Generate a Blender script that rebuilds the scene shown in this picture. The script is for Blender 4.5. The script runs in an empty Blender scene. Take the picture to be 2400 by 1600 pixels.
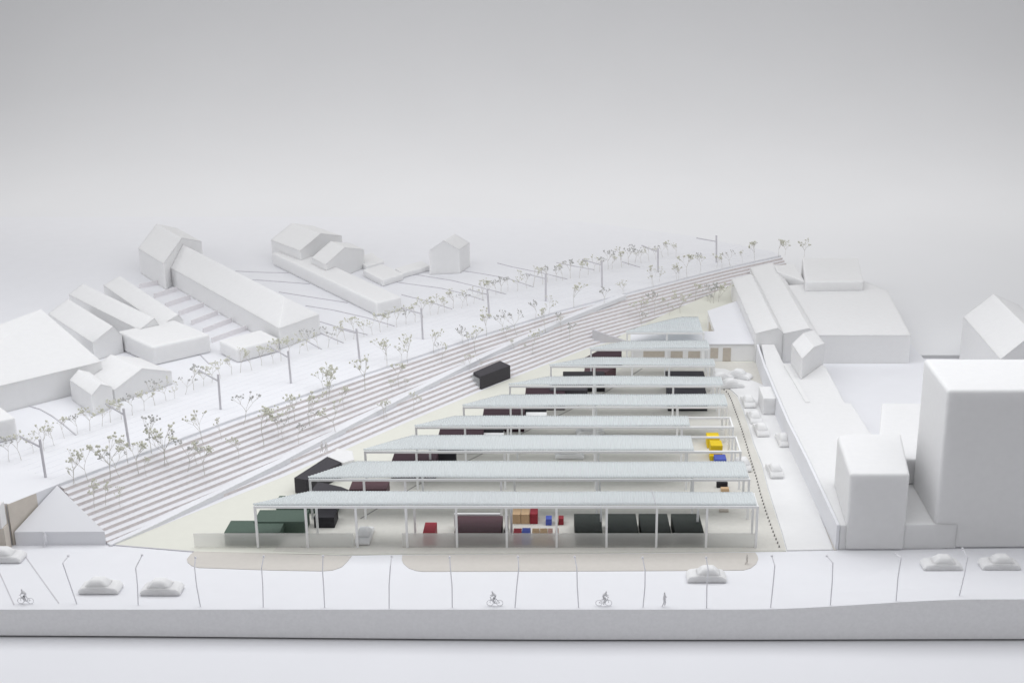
import bpy, bmesh, math, random
from mathutils import Vector, noise
random.seed(7)
S = bpy.context.scene
COL = S.collection
R = math.radians

# ------------------------------------------------------------------ camera
F, CX, CY, PIT, H = 3026.0, 1345.0, 800.0, R(18.2), 10.0
cam = bpy.data.objects.new('camera', bpy.data.cameras.new('camera'))
COL.objects.link(cam)
cam.location = (0, 0, H)
cam.rotation_euler = (R(90) - PIT, 0, 0)
cam.data.sensor_width = 36
cam.data.lens = F / 2400 * 36
cam.data.shift_x = -(CX - 1200) / 2400
cam.data.shift_y = 0
cam.data.clip_end = 500
S.camera = cam

# ------------------------------------------------------------------ light
w = bpy.data.worlds.new('World'); S.world = w; w.use_nodes = True
w.node_tree.nodes['Background'].inputs[0].default_value = (0.98, 0.98, 1.0, 1)
w.node_tree.nodes['Background'].inputs[1].default_value = 0.35

def area(name, loc, target, sx, sy, power, col=(1, 1, 1)):
    l = bpy.data.lights.new(name, 'AREA'); l.shape = 'RECTANGLE'
    l.size = sx; l.size_y = sy; l.energy = power; l.color = col
    o = bpy.data.objects.new(name, l); COL.objects.link(o); o.location = loc
    d = Vector(target) - Vector(loc)
    o.rotation_euler = d.to_track_quat('-Z', 'Y').to_euler()
    return o
area('ceiling_softbox', (0, 22.5, 13.5), (0, 22.5, 0), 30, 12, 2350, (0.97, 0.98, 1.0))
area('rear_fill', (-2, 42.0, 11.2), (-2, 46.5, 0), 50, 7, 1600, (1.0, 0.99, 0.975))  # unseen fill lamp, added to brighten the backdrop
area('left_softbox', (-22, 24, 9), (0, 28, 0), 16, 8, 550, (0.97, 0.98, 1.0))
S.view_settings.view_transform = 'Standard'
S.view_settings.look = 'None'
S.view_settings.exposure = 0.05
S.view_settings.gamma = 1.0

# ------------------------------------------------------------------ picture point -> place on a level plane
s_, c_ = math.sin(PIT), math.cos(PIT)
def P(px, py, z=0.0):
    a = (px - CX) / F; b = (py - CY) / F
    dy = c_ - b * s_; dz = -s_ - b * c_
    t = (z - H) / dz
    return Vector((a * t, dy * t))
def Z(py, y):
    b = (py - CY) / F
    return H + (-s_ - b * c_) * y / (c_ - b * s_)
def X(px, y, z):          # x of a column at depth y, height z
    # axis depth
    d = y * c_ + (H - z) * s_
    return (px - CX) / F * d

# ------------------------------------------------------------------ materials
def mat(name, col, rough=0.8, var=0.03, scale=6.0, bump=0.0, bscale=60, sss=0.0, transl=0.0, alpha=1.0, spec=0.3):
    m = bpy.data.materials.new(name); m.use_nodes = True
    nt = m.node_tree; n = nt.nodes; L = nt.links
    b = n['Principled BSDF']; b.inputs['Roughness'].default_value = rough
    b.inputs['Specular IOR Level'].default_value = spec
    tc = n.new('ShaderNodeTexCoord')
    nz = n.new('ShaderNodeTexNoise'); nz.inputs['Scale'].default_value = scale; nz.inputs['Detail'].default_value = 5
    L.new(tc.outputs['Object'], nz.inputs['Vector'])
    rp = n.new('ShaderNodeValToRGB')
    rp.color_ramp.elements[0].position = 0.3; rp.color_ramp.elements[1].position = 0.7
    rp.color_ramp.elements[0].color = tuple(max(0, c * (1 - var)) for c in col) + (1,)
    rp.color_ramp.elements[1].color = tuple(min(1, c * (1 + var)) for c in col) + (1,)
    L.new(nz.outputs['Fac'], rp.inputs['Fac']); L.new(rp.outputs['Color'], b.inputs['Base Color'])
    if bump:
        bn = n.new('ShaderNodeTexNoise'); bn.inputs['Scale'].default_value = bscale; bn.inputs['Detail'].default_value = 3
        L.new(tc.outputs['Object'], bn.inputs['Vector'])
        bp = n.new('ShaderNodeBump'); bp.inputs['Strength'].default_value = bump; bp.inputs['Distance'].default_value = 0.02
        L.new(bn.outputs['Fac'], bp.inputs['Height']); L.new(bp.outputs['Normal'], b.inputs['Normal'])
    if sss:
        b.inputs['Subsurface Weight'].default_value = sss
        b.inputs['Subsurface Radius'].default_value = (1, 1, 1)
        b.inputs['Subsurface Scale'].default_value = 0.15
    out = n['Material Output']; mx = None
    if transl:
        tr = n.new('ShaderNodeBsdfTranslucent'); tr.inputs[0].default_value = tuple(col) + (1,)
        mx = n.new('ShaderNodeMixShader'); mx.inputs[0].default_value = transl
        L.new(b.outputs[0], mx.inputs[1]); L.new(tr.outputs[0], mx.inputs[2]); L.new(mx.outputs[0], out.inputs[0])
    if alpha < 1:
        src = mx.outputs[0] if transl else b.outputs[0]
        tp = n.new('ShaderNodeBsdfTransparent')
        mx = n.new('ShaderNodeMixShader'); mx.inputs[0].default_value = alpha
        L.new(tp.outputs[0], mx.inputs[1]); L.new(src, mx.inputs[2]); L.new(mx.outputs[0], out.inputs[0])
    return m
M = dict(
    card=mat('white_card', (.80, .805, .835), .85, .008, 3, .05, 90),
    table=mat('table_paper', (.81, .815, .845), .85, .01, .6),
    backdrop=mat('backdrop_paper', (.80, .805, .82), .9, .008, .3),
    foam=mat('white_foam', (.775, .775, .778), .9, .012, 9, .12, 120, sss=.6),
    slab=mat('slab_edge', (.83, .83, .84), .9, .03, 20, .1, 150),
    cream=mat('cream_card', (.74, .74, .67), .85, .012, 5),
    paving=mat('grey_beige_card', (.67, .655, .61), .85, .03, 14, .05, 120),
    apron=mat('beige_card', (.62, .59, .55), .85, .02, 10),
    mauve=mat('step_card', (.76, .74, .755), .85, .02, 12),
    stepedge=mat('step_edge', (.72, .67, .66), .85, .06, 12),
    brown=mat('brown_and_shaded_beige', (.62, .57, .51), .85, .05, 6),  # brown block, and beige walls with their shade put into the colour
    roof=mat('corrugated_plastic', (.86, .89, .90), .45, .02, 25, transl=.5),
    frame=mat('white_frame', (.88, .885, .89), .5, .01),
    mast=mat('grey_mast', (.58, .57, .60), .7, .05),
    lamp=mat('pale_wire', (.76, .76, .79), .6, .04),
    line=mat('dark_line', (.30, .29, .28), .8, .05),
    paleline=mat('pale_line', (.58, .57, .60), .8, .03),
    rail=mat('rail_line', (.80, .81, .85), .8, .02),
    acrylic=mat('frosted_acrylic', (.86, .86, .84), .35, .02, transl=.6, alpha=.5),
    clear=mat('clear_plastic', (.75, .77, .78), .2, .02, alpha=.4),
    green=mat('green_board', (.085, .125, .10), .6, .06, 30),
    dgreen=mat('dark_green_board', (.028, .034, .030), .6, .12, 60),
    black=mat('black_board', (.022, .021, .026), .6, .1, 40),
    charcoal=mat('charcoal_board', (.055, .052, .06), .6, .1, 40),
    maroon=mat('maroon_board', (.095, .05, .06), .6, .08, 60),
    dmaroon=mat('dark_maroon_board', (.04, .018, .027), .6, .1, 50),
    red=mat('red_block', (.42, .05, .07), .6, .05, 30),
    dred=mat('dark_red_block', (.33, .035, .05), .6, .05, 30),
    blue=mat('blue_block', (.09, .13, .50), .6, .05, 30),
    tan=mat('tan_block', (.62, .43, .26), .7, .05, 30),
    pink=mat('pink_block', (.66, .40, .34), .7, .05, 30),
    yellow=mat('yellow_block', (.84, .60, .02), .6, .05, 30),
    white=mat('white_board', (.80, .80, .80), .7, .01),
    opening=mat('brown_opening', (.52, .47, .41), .7, .06, 20),
    twig=mat('dry_twig', (.58, .56, .52), .9, .1, 30),
    bud=mat('dry_bud', (.62, .62, .53), .9, .2, 60),
    bud2=mat('grey_bud', (.50, .50, .49), .9, .2, 60),
    figure=mat('grey_figure', (.68, .68, .70), .8, .05),
)

# ------------------------------------------------------------------ mesh helpers
class MB:
    def __init__(s): s.v = []; s.f = []
    def add(s, vs, fs):
        o = len(s.v); s.v += [tuple(v) for v in vs]; s.f += [tuple(i + o for i in f) for f in fs]
    def prism(s, pts, z0, z1, cap=True):
        n = len(pts)
        a = sum(pts[i][0] * pts[(i + 1) % n][1] - pts[(i + 1) % n][0] * pts[i][1] for i in range(n))
        if a < 0: pts = pts[::-1]; z0 = z0[::-1] if hasattr(z0, '__len__') else z0; z1 = z1[::-1] if hasattr(z1, '__len__') else z1
        zb = list(z0) if hasattr(z0, '__len__') else [z0] * n
        zt = list(z1) if hasattr(z1, '__len__') else [z1] * n
        vs = [(p[0], p[1], zb[i]) for i, p in enumerate(pts)] + [(p[0], p[1], zt[i]) for i, p in enumerate(pts)]
        fs = [(i, (i + 1) % n, n + (i + 1) % n, n + i) for i in range(n)]
        fs += [tuple(range(n, 2 * n)), tuple(range(n - 1, -1, -1))]
        s.add(vs, fs)
    def box(s, x0, x1, y0, y1, z0, z1):
        s.prism([(x0, y0), (x1, y0), (x1, y1), (x0, y1)], z0, z1)
    def bar(s, a, b, r0, r1=None, n=6, square=False):
        a = Vector(a); b = Vector(b); r1 = r0 if r1 is None else r1
        d = (b - a)
        if d.length < 1e-6: return
        d.normalize(); u = d.orthogonal().normalized() if not square else (Vector((0, 0, 1)).cross(d) if abs(d.z) < .9 else Vector((1, 0, 0)))
        u.normalize(); v = d.cross(u)
        if square: n = 4
        vs = []
        for q, r in ((a, r0), (b, r1)):
            for k in range(n):
                t = 2 * math.pi * (k + (.5 if square else 0)) / n
                rr = r * (1.4142 if square else 1)
                vs.append(q + u * math.cos(t) * rr + v * math.sin(t) * rr)
        fs = [(k, (k + 1) % n, n + (k + 1) % n, n + k) for k in range(n)] + [tuple(range(n))[::-1], tuple(range(n, 2 * n))]
        s.add(vs, fs)
    def blob(s, c, r, sq=1.0):
        c = Vector(c); t = (1 + 5 ** .5) / 2
        vs = [(-1, t, 0), (1, t, 0), (-1, -t, 0), (1, -t, 0), (0, -1, t), (0, 1, t), (0, -1, -t), (0, 1, -t), (t, 0, -1), (t, 0, 1), (-t, 0, -1), (-t, 0, 1)]
        fs = [(0, 11, 5), (0, 5, 1), (0, 1, 7), (0, 7, 10), (0, 10, 11), (1, 5, 9), (5, 11, 4), (11, 10, 2), (10, 7, 6), (7, 1, 8), (3, 9, 4), (3, 4, 2), (3, 2, 6), (3, 6, 8), (3, 8, 9), (4, 9, 5), (2, 4, 11), (6, 2, 10), (8, 6, 7), (9, 8, 1)]
        k = r / 1.9
        s.add([c + Vector((v[0] * k, v[1] * k, v[2] * k * sq)) for v in vs], fs)
    def ribbon(s, pts, w, z0, z1):
        """level strip following plan points"""
        n = len(pts); L = []; Rr = []
        for i in range(n):
            a = Vector(pts[max(i - 1, 0)][:2]); b = Vector(pts[min(i + 1, n - 1)][:2])
            d = (b - a).normalized(); q = Vector((-d.y, d.x)) * w / 2
            p = Vector(pts[i][:2]); L.append(p + q); Rr.append(p - q)
        s.prism([tuple(p) for p in Rr] + [tuple(p) for p in L[::-1]], z0, z1)
    def build(s, name, m, parent=None, bevel=0, smooth=False, origin=None):
        me = bpy.data.meshes.new(name)
        vs = s.v
        if origin is not None: vs = [(v[0] - origin[0], v[1] - origin[1], v[2] - origin[2]) for v in vs]
        me.from_pydata(vs, [], s.f); me.materials.append(m)
        bm = bmesh.new(); bm.from_mesh(me); bmesh.ops.recalc_face_normals(bm, faces=bm.faces); bm.to_mesh(me); bm.free()
        if smooth: me.polygons.foreach_set('use_smooth', [True] * len(me.polygons))
        o = bpy.data.objects.new(name, me); COL.objects.link(o)
        if origin is not None and parent is None: o.location = origin
        if parent is not None: o.parent = parent
        if bevel:
            bv = o.modifiers.new('bevel', 'BEVEL'); bv.width = bevel; bv.segments = 3; bv.limit_method = 'ANGLE'; bv.angle_limit = R(25)
            bv.use_clamp_overlap = True
            me.polygons.foreach_set('use_smooth', [True] * len(me.polygons))
            wn = o.modifiers.new('wn', 'WEIGHTED_NORMAL'); wn.keep_sharp = False
        return o
def tag(o, label, cat, group=None):
    o['label'] = label; o['category'] = cat
    if group: o['group'] = group
    return o
def struct(o, label=None):
    o['kind'] = 'structure'
    if label: o['label'] = label
    return o
def thing(name, loc, label, cat, group=None, rz=0):
    o = bpy.data.objects.new(name, None); COL.objects.link(o); o.location = loc; o.rotation_euler = (0, 0, rz)
    o.empty_display_size = .1
    return tag(o, label, cat, group)
ORD = ['first', 'second', 'third', 'fourth', 'fifth', 'sixth', 'seventh', 'eighth', 'ninth', 'tenth', 'eleventh', 'twelfth', 'thirteenth', 'fourteenth', 'fifteenth', 'sixteenth', 'seventeenth', 'eighteenth', 'nineteenth', 'twentieth']
def ordn(i):
    if i < 20: return ORD[i]
    t = {2: 'twenty', 3: 'thirty', 4: 'forty', 5: 'fifty', 6: 'sixty', 7: 'seventy'}[(i + 1) // 10]
    return {2: 'twentieth', 3: 'thirtieth', 4: 'fortieth', 5: 'fiftieth', 6: 'sixtieth', 7: 'seventieth'}[(i + 1) // 10] if (i + 1) % 10 == 0 else t + '-' + ORD[(i + 1) % 10 - 1]
def smooth01(t): t = max(0, min(1, t)); return t * t * (3 - 2 * t)

# ================================================================== SETTING
YF = 17.38
def zt(x): return -.475 - .075 * smooth01((x + 9.5) / 10.0) + .012 * smooth01((x - 2) / 5)   # table height under the slab
def lift(x): return .175 * smooth01((x - 2.6) / 3.6)
# table
m = MB(); xs = [-40 + 1.0 * i for i in range(81)]
vs = []
for x in xs: vs += [(x, -2, zt(x)), (x, 60, zt(x))]
m.add(vs, [(2 * i, 2 * i + 2, 2 * i + 3, 2 * i + 1) for i in range(80)])
struct(m.build('table', M['table']), 'white table top under and in front of the model')
# base slab, with its warped front corner
def street_z(x, y): return lift(x) * (1 - smooth01((y - YF) / 1.7))
m = MB(); xs = [-14 + .5 * i for i in range(53)]; ysr = [YF, 17.8, 18.2, 18.6, 19.1]
vs = []
for x in xs:
    vs.append((x, YF, zt(x) + .03))
    for y in ysr: vs.append((x, y, street_z(x, y)))
    vs.append((x, 29.12, 0)); vs.append((x, 29.12, -.3))
k = 8; fs = []
for i in range(52):
    for j in range(k - 1): fs.append((i * k + j, (i + 1) * k + j, (i + 1) * k + j + 1, i * k + j + 1))
    
# split off the front face so that it takes its own card colour
m.add(vs, [f for n_, f in enumerate(fs)])
g = m.build('ground', M['card']); struct(g, 'white ground board of the model')
g.data.materials.append(M['slab'])
for p in g.data.polygons:
    if abs(p.normal.z) < .5 and p.center.y < YF + .05: p.material_index = 1
m = MB(); m.prism([(-14, 29.12), (8.34, 29.12), (8.31, 30.3), (8.2, 34.0), (-14, 34.0)], -.1, 0)
struct(m.build('ground', M['card']), 'rear part of the white ground board')
# backdrop sweep
m = MB(); prof = [(29.4, -.35), (29.4, -.012), (34.2, -.012)] + [(34.2 + 6.8 * i / 12, -.012 + .755 * (i / 12) ** 2 * (3 - 2 * i / 12)) for i in range(1, 13)] 
yy_, zz_ = prof[-1]
for i in range(1, 61):
    a = R(84) * (i / 60) ** 1.35; yy_ += .42 * math.cos(a); zz_ += .42 * math.sin(a); prof.append((yy_, zz_))
vs = []; xs = [-60, -30, 0, 30, 60]
for x in xs:
    for y, z in prof: vs.append((x, y, z))
k = len(prof)
m.add(vs, [(i * k + j, (i + 1) * k + j, (i + 1) * k + j + 1, i * k + j + 1) for i in range(4) for j in range(k - 1)])
bd = m.build('backdrop', M['backdrop'], smooth=False); struct(bd, 'seamless pale paper backdrop rising behind the model')
for p in bd.data.polygons: p.use_smooth = p.center.z > 0
bd.data.polygons.foreach_set('use_smooth', [p.center.z > -.01 for p in bd.data.polygons])

# ---------------- site sheets
def sheet(name, pts, z0, z1, m_, label):
    b = MB(); b.prism([tuple(p) for p in pts], z0, z1)
    return struct(b.build(name, m_), label)
def PX(l, z=0): return [P(x, y, z) for x, y in l]
# L: foot of the stepped bank (plan)
U = [Vector(v) for v in [(-8.84, 20.32), (-6.59, 23.36), (-4.4, 26.02), (-2.41, 28.35), (-.35, 30.6), (1.23, 32.05), (2.93, 33.58), (4.21, 34.7), (5.96, 36.08)]]
L_ = [Vector(v) for v in [(-7.74, 19.44), (-5.42, 22.3), (-3.4, 25.1), (-1.5, 27.6), (.35, 29.86), (1.95, 31.3), (3.5, 32.8), (4.8, 33.9), (6.5, 35.3)]]
HP = .75
def samp(poly, t):     # t in 0..n-1
    i = min(int(t), len(poly) - 2); f = t - i
    return poly[i].lerp(poly[i + 1], f)
def slopept(u, v): return samp(U, u).lerp(samp(L_, u), v)
def surf(x, y):
    """height of plateau / bank / site at a plan point"""
    best = None
    p = Vector((x, y))
    for i in range(len(U) - 1):
        a, b = U[i], U[i + 1]; d = b - a
        f = max(0, min(1, (p - a).dot(d) / d.length_squared))
        q = a + d * f; ds = (p - q).length
        side = (p - a).x * d.y - (p - a).y * d.x
        if best is None or ds < best[0]: best = (ds, side, i + f, samp(L_, i + f))
    ds, side, u, l = best
    if side <= 0: return HP
    W = (samp(U, u) - l).length
    return HP * max(0, 1 - ds / W)
def hit(px, py):
    lo, hi = 0.0, HP
    for _ in range(30):
        mid = (lo + hi) / 2; q = P(px, py, mid)
        if surf(q.x, q.y) > mid: lo = mid
        else: hi = mid
    q = P(px, py, lo); return Vector((q.x, q.y, lo))

far_l = [slopept(t, .98) for t in (0, 1, 2, 3, 4, 5, 6, 7)]
cream = [P(262, 1277)] + [P(450, 1293)] + PX([(825, 1301), (942, 1299), (1300, 1297), (1843, 1292), (1830, 1245), (1800, 1150), (1785, 1090), (1765, 1040), (1755, 1003), (1742, 965), (1728, 930), (1708, 912), (1680, 880), (1665, 864), (1700, 866), (1762, 893), (1795, 905), (1778, 850), (1778, 780)]) + [Vector((5.2, 33.2))] + far_l[::-1][1:]
sheet('site_pavement', cream, .0, .012, M['cream'], 'cream site card under and beyond the canopies')
pav = PX([(640, 1292), (825, 1300), (942, 1298), (1300, 1296), (1841, 1291), (1829, 1245), (1799, 1150), (1784, 1090), (1764, 1040), (1754, 1003), (1741, 965), (1727, 930), (1707, 913), (1679, 882), (1664, 865), (1700, 867), (1762, 894), (1793, 904), (1777, 851), (1480, 845), (1440, 880), (1385, 918), (1290, 965), (1185, 1010), (1035, 1070), (905, 1135), (720, 1215)])
sheet('paving', pav, .012, .017, M['paving'], 'grey beige paving under the row of canopies')
ap1 = PX([(457, 1291), (447, 1299), (438, 1310), (440, 1318), (450, 1326), (466, 1330), (640, 1336), (755, 1338), (780, 1336), (800, 1329), (812, 1318), (824, 1303)])
ap2 = PX([(943, 1301), (942, 1311), (946, 1321), (958, 1331), (975, 1337), (990, 1339), (1400, 1338), (1600, 1337), (1742, 1336), (1760, 1331), (1772, 1321), (1777, 1310), (1775, 1302), (1770, 1295)])
sheet('pavement_apron', ap1, 0, .009, M['apron'], 'rounded beige apron in front of the green containers')
sheet('pavement_apron', ap2, 0, .009, M['apron'], 'long rounded beige apron in front of the first canopy')
road = PX([(1665, 863), (1700, 866), (1762, 893), (1795, 906), (1828, 970), (1845, 1012), (1880, 1100), (1952, 1289), (1845, 1291), (1832, 1245), (1802, 1150), (1787, 1090), (1767, 1040), (1757, 1003), (1744, 965), (1730, 930), (1710, 912), (1682, 880)])
sheet('road', road, 0, .021, M['white'], 'white side road beside the canopies')
kerb = PX([(1797, 906), (1830, 970), (1847, 1012), (1882, 1100), (1954, 1289), (1962, 1289), (1892, 1110), (1796, 893)])
sheet('pavement', kerb, 0, .013, M['apron'], 'narrow grey pavement under the lavender wall')

# thin dark joint on the floor, in front of the dark containers
def ground_line(pts, wdt, m_, z0, z1, label, nm='floor_joint'):
    b = MB(); b.ribbon([P(*p) for p in pts], wdt, z0, z1); return struct(b.build(nm, m_), label)
ground_line([(845, 1217), (972, 1141), (1112, 1074), (1230, 1014), (1318, 971), (1422, 919), (1505, 865)], .022, M['line'], .017, .021, 'dark diagonal joint across the paving')
ground_line([(0, 1290), (51, 1292), (138, 1413)], .018, M['mast'], 0, .004, 'thin cut line on the street board', 'street_line')
ground_line([(-20, 1300), (33, 1417)], .018, M['mast'], 0, .004, 'thin cut line at the left edge of the street', 'street_line')
ground_line([(262, 1277), (455, 1293)], .02, M['paleline'], .0, .014, 'edge of the cream card', 'street_line')

# ---------------- plateau (railway land)
NW = Vector((-9.38, 19.52))
pl = [NW] + U + [Vector((5.7, 36.6)), Vector((3.5, 38.5)), Vector((0, 40.5)), Vector((-4, 41.05)), Vector((-22, 41.05)), Vector((-22, 19.9))]
b = MB(); b.prism([tuple(p) for p in pl], 0.001, HP)
struct(b.build('railway_plateau', M['card']), 'raised white railway land behind the stepped bank')
# rails: faint lines parallel to the bank edge
for k in range(8):
    off = .30 + .22 * k
    pts = []
    for t in [i * .25 for i in range(0, 33)]:
        a = samp(U, t); q = samp(U, min(t + .05, 8)) - samp(U, max(t - .05, 0)); q.normalize()
        p = a + Vector((-q.y, q.x)) * off
        pts.append(p)
    b = MB(); b.ribbon(pts, .012, HP, HP + .003); struct(b.build('railway_track', M['rail']), 'thin pale rail line across the white plateau')
# contour layers
CUR = [[(552, 636), (620, 639), (676, 640)], [(592, 656), (660, 661), (726, 666)], [(654, 685), (730, 697), (815, 710)],
       [(716, 717), (780, 727), (860, 745), (925, 765)], [(749, 754), (792, 767), (861, 785)], [(751, 781), (805, 804)], [(718, 799), (754, 819)],
       [(941, 691), (1000, 706), (1060, 725)], [(930, 662), (1034, 676), (1080, 687), (1134, 704)], [(968, 643), (1060, 658), (1142, 678), (1186, 690)],
       [(1083, 635), (1130, 642), (1190, 653), (1250, 673)], [(1166, 617), (1200, 626), (1279, 642), (1330, 655)], [(1304, 616), (1350, 625), (1393, 633)],
       [(940, 721), (985, 735)], [(1458, 614), (1500, 627)], [(69, 952), (95, 960), (122, 975), (150, 996), (178, 1020)], [(462, 822), (475, 838), (490, 853)]]
for c in CUR:
    pts = [P(x, y, HP) for x, y in c]; fine = []
    for i in range(len(pts) - 1):
        for f in (0, .33, .66): fine.append(pts[i].lerp(pts[i + 1], f))
    fine.append(pts[-1])
    b = MB(); b.ribbon(fine, .022, HP, HP + .016); struct(b.build('terrain_contour', M['mast']), 'thin curved terrain line on the white plateau')

# ---------------- stepped bank
bank = thing('stepped_bank', (0, 0, 0), 'long stepped bank of thin mauve card rows with a diagonal ramp', 'stepped bank')
N = 12
for k in range(N):
    v0, v1 = k / N, (k + 1) / N
    uend = 8.0
    n = 40
    zt_, zb = HP * (1 - v1) + .004, 0.0
    A = [slopept(uend * i / n, v0) for i in range(n + 1)]
    B = [slopept(uend * i / n, v1 - .0) for i in range(n + 1)]
    b = MB(); b.prism([tuple(p) for p in B] + [tuple(p) for p in A[::-1]], .013, [zt_] * (n + 1) + [zt_ + .12 * HP / N] * (n + 1))
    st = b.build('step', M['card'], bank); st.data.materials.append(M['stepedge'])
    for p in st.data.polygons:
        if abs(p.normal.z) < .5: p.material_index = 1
# ramp
b = MB(); n = 40; u1 = 5.0; vs = []
for i in range(n + 1):
    f = i / n; u = u1 * f
    vc = 1 - f
    z = .03 + (HP - .03) * f
    hw = .115 if f < .8 else .115 * (1 + (f - .8) * 2)
    a = slopept(u, max(vc - hw - .08 * (1 - f), 0)); c = slopept(u, max(min(vc + hw - .08 * (1 - f), 1), .02 * 1))
    vs += [(a.x, a.y, z + .006), (c.x, c.y, z + .006), (a.x, a.y, z - .10), (c.x, c.y, z - .10)]
fs = []
for i in range(n):
    o = i * 4; q = o + 4
    fs += [(o, o + 1, q + 1, q), (o + 1, o + 3, q + 3, q + 1), (o + 3, o + 2, q + 2, q + 3), (o + 2, o, q, q + 2)]
fs += [(0, 2, 3, 1), (n * 4, n * 4 + 1, n * 4 + 3, n * 4 + 2)]
b.add(vs, fs); b.build('ramp', M['card'], bank)
# cream slope rising against the far part of the bank
b = MB(); vs = []; n = 20
for i in range(n + 1):
    f = i / n; u = 4.35 + 3.65 * f; vi = 1 - .68 * f ** .8
    a = slopept(u, vi); c = slopept(u, 1.0); d_ = (c - slopept(u, 0)).normalized()
    o_ = a + d_ * (.05 + 1.6 * f)
    z = .013 + (HP * (1 - vi)) * 1.0 + .01 * min(1, f * 8)
    vs += [(a.x, a.y, z), (o_.x, o_.y, .013), (a.x, a.y, .005), (o_.x, o_.y, .005)]
fs = []
for i in range(n):
    o_ = i * 4; q = o_ + 4
    fs += [(o_, o_ + 1, q + 1, q), (o_, q, q + 2, o_ + 2), (o_ + 2, q + 2, q + 3, o_ + 3), (o_ + 1, o_ + 3, q + 3, q + 1)]
fs += [(0, 2, 3, 1), (n * 4, n * 4 + 1, n * 4 + 3, n * 4 + 2)]
b.add(vs, fs); struct(b.build('terrain_slope', M['cream']), 'cream slope leaning against the far end of the stepped bank')
# cheek at the underpass by the ninth canopy
b = MB(); q0 = P(1392, 772, .36); q1 = P(1466, 798, .03)
b.prism([tuple(q0), tuple(q1), (q1.x - .04, q1.y - .05), (q0.x - .04, q0.y - .05)], .013, [.36, .04, .04, .36])
tag(b.build('cheek_wall', M['mast']), 'sloping dark-edged cheek wall where the stepped bank ends by the canopies', 'wall')
# triangular end bank + beige wall with brown shade painted in at the left
a0, a1 = P(38, 1277), P(249, 1276)
zf = Z(1246, a0.y); ap = Vector((-8.86, 20.26))
b = MB()
b.add([(a0.x, a0.y, 0), (a1.x, a1.y, 0), (ap.x, ap.y, 0), (a0.x, a0.y, zf), (a1.x, a1.y, zf), (ap.x, ap.y, HP - .005)],
      [(0, 1, 4, 3), (1, 2, 5, 4), (2, 0, 3, 5), (3, 4, 5), (0, 2, 1)])
tag(b.build('triangular_bank', M['card']), 'smooth white triangular bank ending the steps at the front left', 'bank')
b = MB(); b.ribbon([Vector((-9.40, 19.50)), Vector((-8.90, 20.27))], .03, 0, HP - .004)
b.build('retaining_wall', M['brown'])
tag(bpy.data.objects['retaining_wall'], 'beige card retaining wall with painted brown shade behind the white triangular bank', 'wall')
b = MB(); b.ribbon([Vector((-11, 19.6)), Vector((-9.43, 19.49))], .03, 0, HP - .004)
tag(b.build('retaining_wall', M['brown']), 'beige card retaining wall with painted brown shade at the left edge below the grey box', 'wall')
q = P(20, 1223, .42)
b = MB(); b.box(q.x - 1.2, q.x, q.y - .25, q.y - .05, .42, .83); tag(b.build('wall_box', M['white'], bevel=.01), 'small grey box standing on the shade-brown wall at the left edge', 'box')
b = MB(); b.box(q.x - 1.2, q.x + .02, q.y - .24, q.y - .06, 0, .418); tag(b.build('wall_pier', M['brown']), 'shade-brown beige pier under the grey box at the left edge', 'pier')

# ================================================================== FOAM BUILDINGS
def plan4(A, B, C): return [A, B, B + C - A, C]
def block(name, label, A, B, C, z0, z1, bevel=.035, cat='model building', group=None):
    q = plan4(Vector(A), Vector(B), Vector(C)); b = MB(); b.prism([tuple(p) for p in q], z0, z1)
    return tag(b.build(name, M['foam'], bevel=bevel), label, cat, group)
def blockp(name, label, pts, z0, z1, bevel=.035, cat='model building'):
    b = MB(); b.prism([tuple(p) for p in pts], z0, z1)
    return tag(b.build(name, M['foam'], bevel=bevel), label, cat)
def gable(name, label, A, B, C, z0, ze, zr, hipA=0.0, hipB=0.0, cat='model house', rf=.5):
    """A near corner, B along the ridge, C across; ridge A->B"""
    A, B, C = Vector(A), Vector(B), Vector(C); D = B + C - A
    org = ((A.x + D.x) / 2, (A.y + D.y) / 2, z0)
    t = thing(name, org, label, cat)
    rA = A.lerp(C, rf); rB = B.lerp(D, rf); ln = rB - rA
    rA2 = rA + ln * hipA; rB2 = rB - ln * hipB
    def T(p, z): return (p.x - org[0], p.y - org[1], z - z0)
    b = MB()
    vs = [T(A, z0), T(B, z0), T(D, z0), T(C, z0), T(A, ze), T(B, ze), T(D, ze), T(C, ze), T(rA, zr), T(rB, zr)]
    fs = [(0, 1, 5, 4), (3, 2, 6, 7), (0, 1, 2, 3)]
    fs.append((0, 4, 8, 7, 3) if not hipA else (0, 4, 7, 3))
    fs.append((1, 5, 9, 6, 2) if not hipB else (1, 5, 6, 2))
    b.add(vs, fs)
    # vertices unused by hips are harmless: remove them
    o = b.build('wall', M['foam'], t)
    b = MB(); e = 0.0
    vs = [T(A, ze), T(B, ze), T(D, ze), T(C, ze), T(rA2, zr), T(rB2, zr)]
    fs = [(0, 1, 5, 4), (3, 2, 5, 4)]
    if hipA: fs.append((0, 4, 3))
    if hipB: fs.append((1, 5, 2))
    b.add(vs, fs); ro = b.build('roof', M['foam'], t)
    for oo in (o, ro):
        bm = bmesh.new(); bm.from_mesh(oo.data)
        bmesh.ops.delete(bm, geom=[v for v in bm.verts if not v.link_faces], context='VERTS'); bm.to_mesh(oo.data); bm.free()
    return t
G = HP
def zat(base_px, base_py, top_py, z0=G):
    return Z(top_py, P(base_px, base_py, z0).y)

# L0 bottom-left corner block
z = zat(38, 1028, 978)
A = P(36, 978, z); blockp('foam_block', 'white foam block cut off by the left picture edge below the pyramid roof', [A, P(-10, 944, z), A + Vector((-3, 2.0)), A + Vector((-1.6, -1.2))], G, z)
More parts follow.
